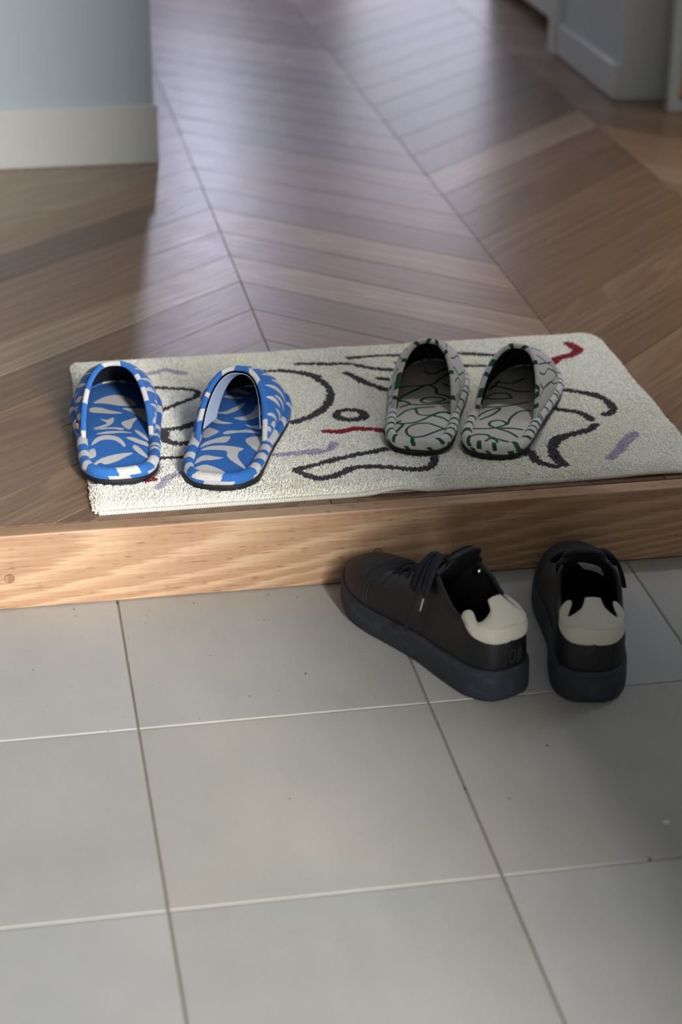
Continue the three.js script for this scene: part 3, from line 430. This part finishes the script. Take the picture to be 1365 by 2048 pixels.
function makeSneaker(label, pos, deg, side, bow) {
  const t = thing('sneaker', label, 'sneaker', pos, -deg * Math.PI / 180, undefined);
  const c = new THREE.CatmullRomCurve3(SHOE.map(([x, d]) => new THREE.Vector3(x, 0, d)), true, 'centripetal'), N = 120, ring = [];
  for (let i = 0; i < N; i++) { const p = c.getPointAt(i / N), q = c.getTangentAt(i / N); ring.push([p.x, p.z, q.z, -q.x]); }      // x, d, outward normal
  const out = (u, grow) => { const f = ((u % 1) + 1) % 1 * N, i = Math.floor(f), k = f - i, a = ring[i], b = ring[(i + 1) % N]; return [lerp(a[0], b[0], k) + lerp(a[2], b[2], k) * grow, lerp(a[1], b[1], k) + lerp(a[3], b[3], k) * grow]; };
  const spring = (d) => 0.010 * smooth(0.2, 0.292, d) ** 1.6, soleTop = (d) => lerp(0.037, 0.031, smooth(0.02, 0.2, d)) + spring(d) * 0.75;
  const X = (x) => x * side, flip = side > 0;
  // cup sole: rounded foot, upright wall, rounded lip
  const prof = [[-0.012, 0], [-0.004, 0.0002], [-0.0012, 0.0022], [0, 0.006], [0.0004, 0.3], [0, 0.7], [-0.0006, 0.94], [-0.0018, 1], [-0.0045, 1.0], [-0.007, 0.93]];
  const sg = surf((u, v) => { const k = v * (prof.length - 1), i = Math.min(prof.length - 2, Math.floor(k)), q = k - i, g = lerp(prof[i][0], prof[i + 1][0], q); const [x, d] = out(u, g), tp = soleTop(d), y = (i) => prof[i][1] < 0.02 ? prof[i][1] : prof[i][1] * (tp - spring(d)); return [X(x), spring(d) + lerp(y(i), y(i + 1), q), -d]; }, N, 27, (u, v) => [u * 2, v], !flip);
  mesh('sole', weldNormals(sg), soleRubber, t);
  const bottom = surf((u, v) => { const [x, d] = out(u, -0.011); const qx = lerp(0, x, v), qd = lerp(0.15, d, v); return [X(qx), spring(qd) + 0.0001, -qd]; }, N, 10, undefined, flip); mesh('tread', bottom, soleRubber, t);
  const insole = surf((u, v) => { const [x, d] = out(u, -0.008); const qx = lerp(0, x, v), qd = lerp(0.13, d, v); return [X(qx), soleTop(qd) - 0.004, -qd]; }, N, 10, undefined, !flip); mesh('insole', insole, inside, t);
  // upper: key stations for the right half by fraction of the outline; u = 0 heel, toe at u = tu
  let tu = 0; ring.forEach((r, i) => { if (r[1] > ring[Math.round(tu * N) % N][1]) tu = i / N; });
  const K = [[0, 0.0085, 0, 0.086], [0.06, 0.0155, 0.021, 0.084], [0.14, 0.034, 0.0325, 0.080], [0.24, 0.062, 0.0335, 0.084], [0.34, 0.086, 0.0325, 0.100], [0.40, 0.100, 0.028, 0.106], [0.48, 0.120, 0.021, 0.098], [0.60, 0.150, 0.017, 0.085], [0.72, 0.178, 0.0135, 0.073], [0.84, 0.197, 0.010, 0.066], [0.93, 0.203, 0.005, 0.0645], [1, 0.205, 0, 0.064]];
  const key = (h) => { const i = Math.max(0, Math.min(K.length - 2, K.findIndex((k, j) => j < K.length - 1 && h <= K[j + 1][0]))), a = K[i], b = K[i + 1], q = clamp((h - a[0]) / (b[0] - a[0])); const P = K[Math.max(0, i - 1)], Qn = K[Math.min(K.length - 1, i + 2)]; const cr = (k) => { const m0 = (b[k] - P[k]) / Math.max(1e-6, b[0] - P[0]) * (b[0] - a[0]), m1 = (Qn[k] - a[k]) / Math.max(1e-6, Qn[0] - a[0]) * (b[0] - a[0]), q2 = q * q, q3 = q2 * q; return (2 * q3 - 3 * q2 + 1) * a[k] + (q3 - 2 * q2 + q) * m0 + (-2 * q3 + 3 * q2) * b[k] + (q3 - q2) * m1; }; return [cr(1), cr(2), cr(3)]; };
  const half = (w) => { const h = w <= 0.5 ? w * 2 : (1 - w) * 2, s = w <= 0.5 ? 1 : -1; return [h, s]; };         // w in 0..1 round the shoe
  const uOf = (w) => w <= 0.5 ? w * 2 * tu : tu + (w - 0.5) * 2 * (1 - tu);
  const P = (w, v, inset = 0) => {
    w = ((w % 1) + 1) % 1;
    const [h, s] = half(w), [b0, d0] = out(uOf(w), -0.0042 - inset), [td, tw, ty] = key(h), y0 = soleTop(d0) - 0.003, toe = smooth(0.55, 1, h), dir = norm2(b0, d0 - td);
    const P0 = [b0, y0, d0], P3 = [s * Math.max(0, tw - inset), ty - inset * toe, td];
    const bul = lerp(0.0015, 0.004, toe), P1 = [b0 + dir[0] * bul * (1 - toe * 0.3), y0 + lerp(0.4, 0.70, toe) * (ty - y0), d0 + dir[1] * (0.001 + 0.005 * toe)];
    const flat = lerp(0.006, 0.03, toe), P2 = [lerp(P3[0], b0, lerp(0.35, 0.45, toe)) + s * 0.003 * (1 - toe), ty - lerp(0.3, 0.03, toe) * (ty - y0) + 0.001 * toe, td + dir[1] * flat * 1.2];
    const m = [(1 - v) ** 3, 3 * v * (1 - v) ** 2, 3 * v * v * (1 - v), v ** 3];
    const q = [0, 1, 2].map((k) => m[0] * P0[k] + m[1] * P1[k] + m[2] * P2[k] + m[3] * P3[k]);
    const cre = 0.0009 * Math.sin(q[2] * 420 + 3 * noise(q[0] * 60, q[2] * 30, 5)) * smooth(0.15, 0.2, q[2]) * (1 - smooth(0.215, 0.245, q[2])) * smooth(0.3, 0.7, v);
    return [X(q[0]), q[1] + cre, -q[2]];
  };
  mesh('upper', weldNormals(surf((u, v) => P(u, v), 180, 30, (u, v) => [u * 3, v * 0.5], !flip)), leather, t);
  mesh('lining', weldNormals(surf((u, v) => P(u, v, 0.0035), 180, 18, undefined, flip)), inside, t);
  const rimPts = (w0, w1, n, dy = 0, k = 0.0016) => { const a = []; for (let i = 0; i <= n; i++) { const p = P(lerp(w0, w1, i / n), 1, k); a.push([p[0], p[1] + dy, p[2]]); } return a; };
  for (const [a, c] of [[0.075, 0.23], [0.77, 0.925]]) mesh('collar', tube(rimPts(a, c, 40), () => [0.0030, 0.0032], 90, 10), leather, t);
  mesh('throat_edge', tube(rimPts(0.19, 0.81, 60, 0.0002, 0.0008), () => [0.0017, 0.0016], 120, 8), leather, t);
  // tongue
  const tcx = bow ? 0.011 : -0.004;
  const tc = spline([[0, 0.0585, 0.2], [0, 0.077, 0.158], [0, 0.0935, 0.126], [0, 0.112, 0.1075], [0, 0.1285, 0.1]]);
  const tongue = (k) => (u, v) => { const x = (u - 0.5) * 2, q = tc.getPoint(clamp(v)), w = lerp(0.013, 0.0285, smooth(0, 0.75, v)) * (1 - 0.3 * smooth(0.82, 1, v) * Math.abs(x) ** 3), d = q.z + 0.010 * smooth(0.6, 1, v) * x * x, y = q.y - 0.009 * x * x * smooth(0, 0.5, v) - 0.004 * smooth(0.7, 1, v) * x * x, st = smooth(0.5, 0.9, v); return [X(x * w) + tcx * v * v, y - k * lerp(0.8, 0.25, st) - 0.0015 * (Math.abs(x) > 0.97 ? 1 : 0), -(d - k * lerp(0.6, 0.97, st))]; };
  const tt = mesh('tongue', mergeGeometries([surf(tongue(0), 30, 40, undefined, flip), surf(tongue(0.0045), 30, 40, undefined, !flip), surf((u, v) => { const a = tongue(0)(u, 1), b = tongue(0.0045)(u, 1); return [0, 1, 2].map((i) => lerp(a[i], b[i], v)); }, 30, 3)]), leather, t);
  const brim = []; for (let i = 0; i <= 24; i++) { const a = tongue(0.002)(i / 24, 1); brim.push(a); } for (let i = 1; i <= 14; i++) { brim.push(tongue(0.002)(1, 1 - i / 24)); brim.unshift(tongue(0.002)(0, 1 - i / 24)); }
  mesh('tongue_piping', tube(brim, () => [0.0026, 0.0028], 120, 8), leather, tt);
  if (!bow) { // printed size tag on the underside of the tongue
    const tagTex = canvasTex(256, 160, (g, w, h) => { g.fillStyle = '#c3c6c8'; g.fillRect(0, 0, w, h); g.fillStyle = '#5d6064'; const R = rng(9); for (let r = 0; r < 5; r++) for (let x = 14; x < 236;) { const l = 5 + R() * 16; if (R() < 0.75) g.fillRect(x, 18 + r * 27, l, r === 2 ? 15 : 10); x += l + 5; } });
    const lg = surf((u, v) => { const a = 0.35, dx = (u - 0.5) * 0.025, dy = (v - 0.5) * 0.022, cx = 0.5 + (dx * Math.cos(a) - dy * Math.sin(a)) / 0.055 + 0.13, cv = 0.68 + (dx * Math.sin(a) * -side + dy * Math.cos(a)) / 0.125; const q = tongue(0.0053)(side > 0 ? cx : 1 - cx, cv); return q; }, 12, 8, (u, v) => [u, v]);
    mesh('size_label', lg, std({ map: tagTex, roughness: 0.7, side: THREE.DoubleSide }), tt).userData.label = 'grey white printed tag on the tongue';
  }
  // laces across the throat
  for (let i = 0; i < 6; i++) {
    const h = lerp(0.80, 0.46, i / 5), a = P(h / 2, 0.96), b = P(1 - h / 2, 0.96), m = [0, Math.max(a[1], b[1]) + 0.0055, (a[2] + b[2]) / 2 + (i % 2 ? 0.002 : -0.002)];
    mesh('lace', tube([[a[0] * 1.1, a[1] - 0.001, a[2]], [a[0] * 0.8, a[1] + 0.0035, a[2]], m, [b[0] * 0.8, b[1] + 0.0035, b[2]], [b[0] * 1.1, b[1] - 0.001, b[2]]], () => [0.0031, 0.0014], 40, 8), laceM, t);
    for (const [q, sx] of [[a, 1], [b, -1]]) { const e = new THREE.TorusGeometry(0.0024, 0.0009, 6, 14); e.rotateX(Math.PI / 2); e.rotateZ(-Math.sign(q[0]) * 0.5); e.translate(q[0] * 1.14, q[1] + 0.0006, q[2]); mesh('eyelet', e, threadM, t); }
  }
  const inner = P(side > 0 ? 0.79 : 0.21, 0.97, 0.005), ev = new THREE.SphereGeometry(0.0036, 18, 12); ev.scale(0.5, 1, 1);
  // bow on top
  const kn = [bow ? -0.004 : 0, 0.111, -0.122], knot = new THREE.SphereGeometry(0.0075, 18, 14); knot.scale(1.25, 0.8, 0.9); knot.translate(...kn); const lk = mesh('lace_knot', knot, laceM, t);
  const loose = (pts, r = 0.0028) => mesh('lace', tube(pts.map(([x, y, d]) => [x, y, -d]), () => [r, r * 0.62], 60, 8), laceM, t);
  const s = bow ? -1 : 1;                                                   // the loops hang to the outer side
  if (bow) {
    loose([[-0.003, 0.112, 0.121], [-0.013, 0.120, 0.116], [-0.025, 0.114, 0.110], [-0.0345, 0.102, 0.106], [-0.0405, 0.089, 0.107], [-0.0385, 0.091, 0.113], [-0.030, 0.106, 0.116], [-0.018, 0.115, 0.120], [-0.003, 0.111, 0.122]], 0.0044);
    loose([[-0.003, 0.112, 0.122], [-0.012, 0.119, 0.125], [-0.022, 0.113, 0.127], [-0.032, 0.099, 0.125], [-0.039, 0.085, 0.124], [-0.036, 0.086, 0.130], [-0.027, 0.101, 0.133], [-0.015, 0.112, 0.131], [-0.003, 0.111, 0.124]], 0.0044);
    loose([[0, 0.112, 0.120], [0.010, 0.123, 0.112], [0.020, 0.127, 0.105], [0.028, 0.120, 0.105], [0.022, 0.116, 0.113], [0, 0.111, 0.120]], 0.0026);
    loose([[-0.003, 0.112, 0.122], [-0.020, 0.116, 0.119], [-0.036, 0.098, 0.115], [-0.0445, 0.074, 0.116], [-0.0495, 0.054, 0.118], [-0.0530, 0.040, 0.120]], 0.0034);
    loose([[-0.003, 0.112, 0.120], [-0.022, 0.117, 0.108], [-0.0365, 0.101, 0.101], [-0.0425, 0.085, 0.101]], 0.003);
  } else {
    loose([[0, 0.107, 0.126], [0.012 * s, 0.113, 0.128], [0.026 * s, 0.105, 0.136], [0.036 * s, 0.090, 0.146], [0.034 * s, 0.086, 0.152], [0.022 * s, 0.102, 0.144], [0, 0.106, 0.128]], 0.0036);
    loose([[0, 0.107, 0.126], [-0.012 * s, 0.113, 0.128], [-0.026 * s, 0.105, 0.136], [-0.034 * s, 0.092, 0.146], [-0.030 * s, 0.088, 0.152], [-0.02 * s, 0.102, 0.144], [0, 0.106, 0.128]], 0.0036);
    loose([[0, 0.108, 0.126], [0.018 * s, 0.111, 0.134], [0.034 * s, 0.094, 0.146], [0.044 * s, 0.07, 0.156], [0.0490 * s, 0.05, 0.164]], 0.003);
  }
  if (bow) { const al = tube([[-0.0428, 0.086, -0.101], [-0.0462, 0.069, -0.1025]], () => [0.0012, 0.0012], 8, 8); mesh('aglet', al, metal, t).userData.label = 'shiny lace tip'; }
  { const e = ev; const q = tongue(0.0062)(side > 0 ? 0.86 : 0.86, 0.8); if (bow) { const m = new THREE.SphereGeometry(0.0042, 18, 12); m.scale(0.9, 1, 0.55); m.translate(...P(0.812, 0.93, 0.006)); mesh('rivet', m, metal, t).userData.label = 'shiny metal rivet inside the collar'; } }
  // toe cap seam, two rows of stitching
  for (const k of [0.0, 0.0055]) { const a = []; for (let i = 0; i <= 30; i++) { const w = lerp(0.345, 0.655, i / 30), q = P(w, lerp(0.05, 0.9 - k * 3, Math.sin(i / 30 * Math.PI) ** 0.6)); a.push([q[0], q[1] + 0.0004, q[2] + k]); } mesh('toe_seam', tube(a, () => [0.0006, 0.0006], 90, 6), threadM, t); }
  // padded pale heel tab, crumpled inward in the middle
  const tab = (u, v) => {
    const x = (u - 0.5) * 2, ax = Math.abs(x), w = ((x * 0.112) + 1) % 1, low = 0.0665 + 0.016 * ax ** 3.4, hump = 0.0175 * (1 - smooth(0.3, 0.66, ax)), horn = 0.011 * smooth(0.62, 0.93, ax), high = 0.0870 + hump + horn;
    const end = Math.sqrt(Math.max(0, 1 - ax ** 10)), mid = (low + high) / 2, th = v * Math.PI * 2, hh = (high - low) / 2 * Math.max(0.04, end), puff = (0.0046 + 0.0012 * (noise(x * 5 + 9, v * 4, 41) - 0.5)) * Math.max(0.1, end);
    const y = mid + hh * Math.sin(th) * (1 + 0.0), o = out(uOf(w), -0.0056 + puff * Math.cos(th) + 0.0012 * (noise(x * 7 + 3, y * 160, 44) - 0.5)), over = Math.max(0, y - 0.086), lean = over * (0.75 + 0.6 * (1 - ax)) + 0.0045 * smooth(0.064, 0.086, y);
    const n = out(uOf(w), -0.0056 + puff * Math.cos(th) - lean), fold = bow ? 0.006 * smooth(0, 1, x * -side * 0.8 + 0.3) * smooth(0.08, 0.1, y) : 0;
    return [X(n[0]), y - fold, -n[1] - 0.25 * over];
  };
  mesh('heel_tab', weldNormals(surf(tab, 90, 32, (u, v) => [u * 1.2, v * 0.6], !flip)), tabM, t).userData.label = 'crumpled off-white heel tab';
  const seamAt = (x, y) => { const w = ((x / 0.72) + 1) % 1; let a = 0, b = 1; for (let i = 0; i < 22; i++) { const m = (a + b) / 2; P(w, m)[1] < y ? a = m : b = m; } const p = P(w, a); return [p[0], p[1], p[2] + 0.0004]; };
  const loopPts = []; for (let i = 0; i < 24; i++) { const a = i / 24 * Math.PI * 2; loopPts.push(seamAt(0.0036 * Math.cos(a), 0.0500 + 0.0072 * Math.sin(a))); }
  for (const x of [-0.0115, -0.008, 0.008, 0.0115]) mesh('heel_seam', tube([seamAt(x, 0.039), seamAt(x, 0.047), seamAt(x, 0.057)], () => [0.0009, 0.0007], 20, 6), threadM, t);
  mesh('heel_mark', tube(loopPts, () => [0.0009, 0.0007], 60, 6, true), threadM, t).userData.label = 'raised oval outline on the heel strip';
  return t;
}
makeSneaker('black low sneaker turned sideways with its loose laces in view', [0.3865, 0.0002, 0.008], -23, -1, true);
makeSneaker('black low sneaker seen from behind with a grey tag on its tongue', [0.463, 0.0002, 0.031], 12, 1, false);
// ------------------------------------------------------------ furniture at the right of the hall
{
  const o = thing('cupboard', 'white cupboard along the hall behind the casing, on a dark recessed plinth', 'cupboard', [1.2, H, -2.53]);
  mesh('body', box(0, 0.44, 0.022, 2.3, -0.78, 0, 0.003), trimPaint, o);
  mesh('plinth', box(0.03, 0.42, 0.0, 0.024, -0.77, -0.01, 0.002), std({ color: 0x1b1a1a, roughness: 0.8 }), o);
  const dl = thing('unseen_downlight', 'unseen round ceiling lamp placed to brighten the rug and hall floor', 'lamp', [UNSEEN_LAMP[0], 2.478, UNSEEN_LAMP[2]]);  // out of view, placed to brighten rug and floor
  mesh('ring', new THREE.TorusGeometry(0.045, 0.006, 10, 40).rotateX(Math.PI / 2).translate(0, 0.014, 0), trimPaint, dl);
  mesh('diffuser', new THREE.CylinderGeometry(0.041, 0.041, 0.006, 40).translate(0, 0.017, 0), std({ color: 0xffffff, emissive: 0xf3f2fa, emissiveIntensity: 2 }), dl);
  const b = thing('panel', 'pale grey framed panel holding a yellow board beside the right wall end', 'panel', [1.218, H, -1.95]);
  mesh('stile', box(0, 0.022, 0, 1.8, -0.022, 0, 0.002), std({ color: 0xb9bdb2, roughness: 0.5 }), b);
  mesh('back_panel', box(0.022, 0.4, 0, 1.8, -0.022, -0.014, 0.002), std({ color: 0x8f9288, roughness: 0.6 }), b);
  mesh('yellow_board', box(0.024, 0.3, 0.03, 0.9, -0.0135, -0.003, 0.002), std({ color: 0xd39a1c, roughness: 0.6 }), b).userData.label = 'deep yellow board';
  mesh('bottom_rail', box(0.022, 0.4, 0.0, 0.02, -0.014, 0, 0.002), std({ color: 0xb9bdb2, roughness: 0.5 }), b);
}
// ------------------------------------------------------------ crumbs on the tiles
{
  const R = rng(31), bits = [], put = (x, z, s) => { const g = new THREE.IcosahedronGeometry(s, 0); g.scale(1, 0.5, 0.6 + R()); g.rotateY(R() * 6); g.translate(x, s * 0.3 + 0.0002, z); bits.push(g); };
  for (const [x, z, s] of CRUMBS) put(x, z, s);
  for (let i = 0; i < 26; i++) put(-0.12 + R() * 0.45, -0.27 + R() * 0.3, 0.0003 + R() * 0.0004);
  const o = mesh('crumbs', mergeGeometries(bits), std({ color: 0x54382a, roughness: 0.9 })); o.userData = { kind: 'stuff', label: 'tiny brown crumbs scattered on the grey tiles', category: 'crumbs' };
  const f = new THREE.IcosahedronGeometry(0.0034, 2), p = f.attributes.position; for (let i = 0; i < p.count; i++) { const k = 0.7 + 0.6 * noise(p.getX(i) * 700 + 50, p.getZ(i) * 700 + 50, 3); p.setXYZ(i, p.getX(i) * k, Math.max(-0.0001, p.getY(i) * 0.18), p.getZ(i) * k); }
  f.translate(FLECK[0], 0.0004, FLECK[1]); f.computeVertexNormals();
  const k = mesh('plaster_fleck', f, std({ color: 0xe6e6e0, roughness: 0.9 })); k.userData = { label: 'small white fleck on the grey tile at the right', category: 'fleck' };
}
renderer.render(scene, camera);
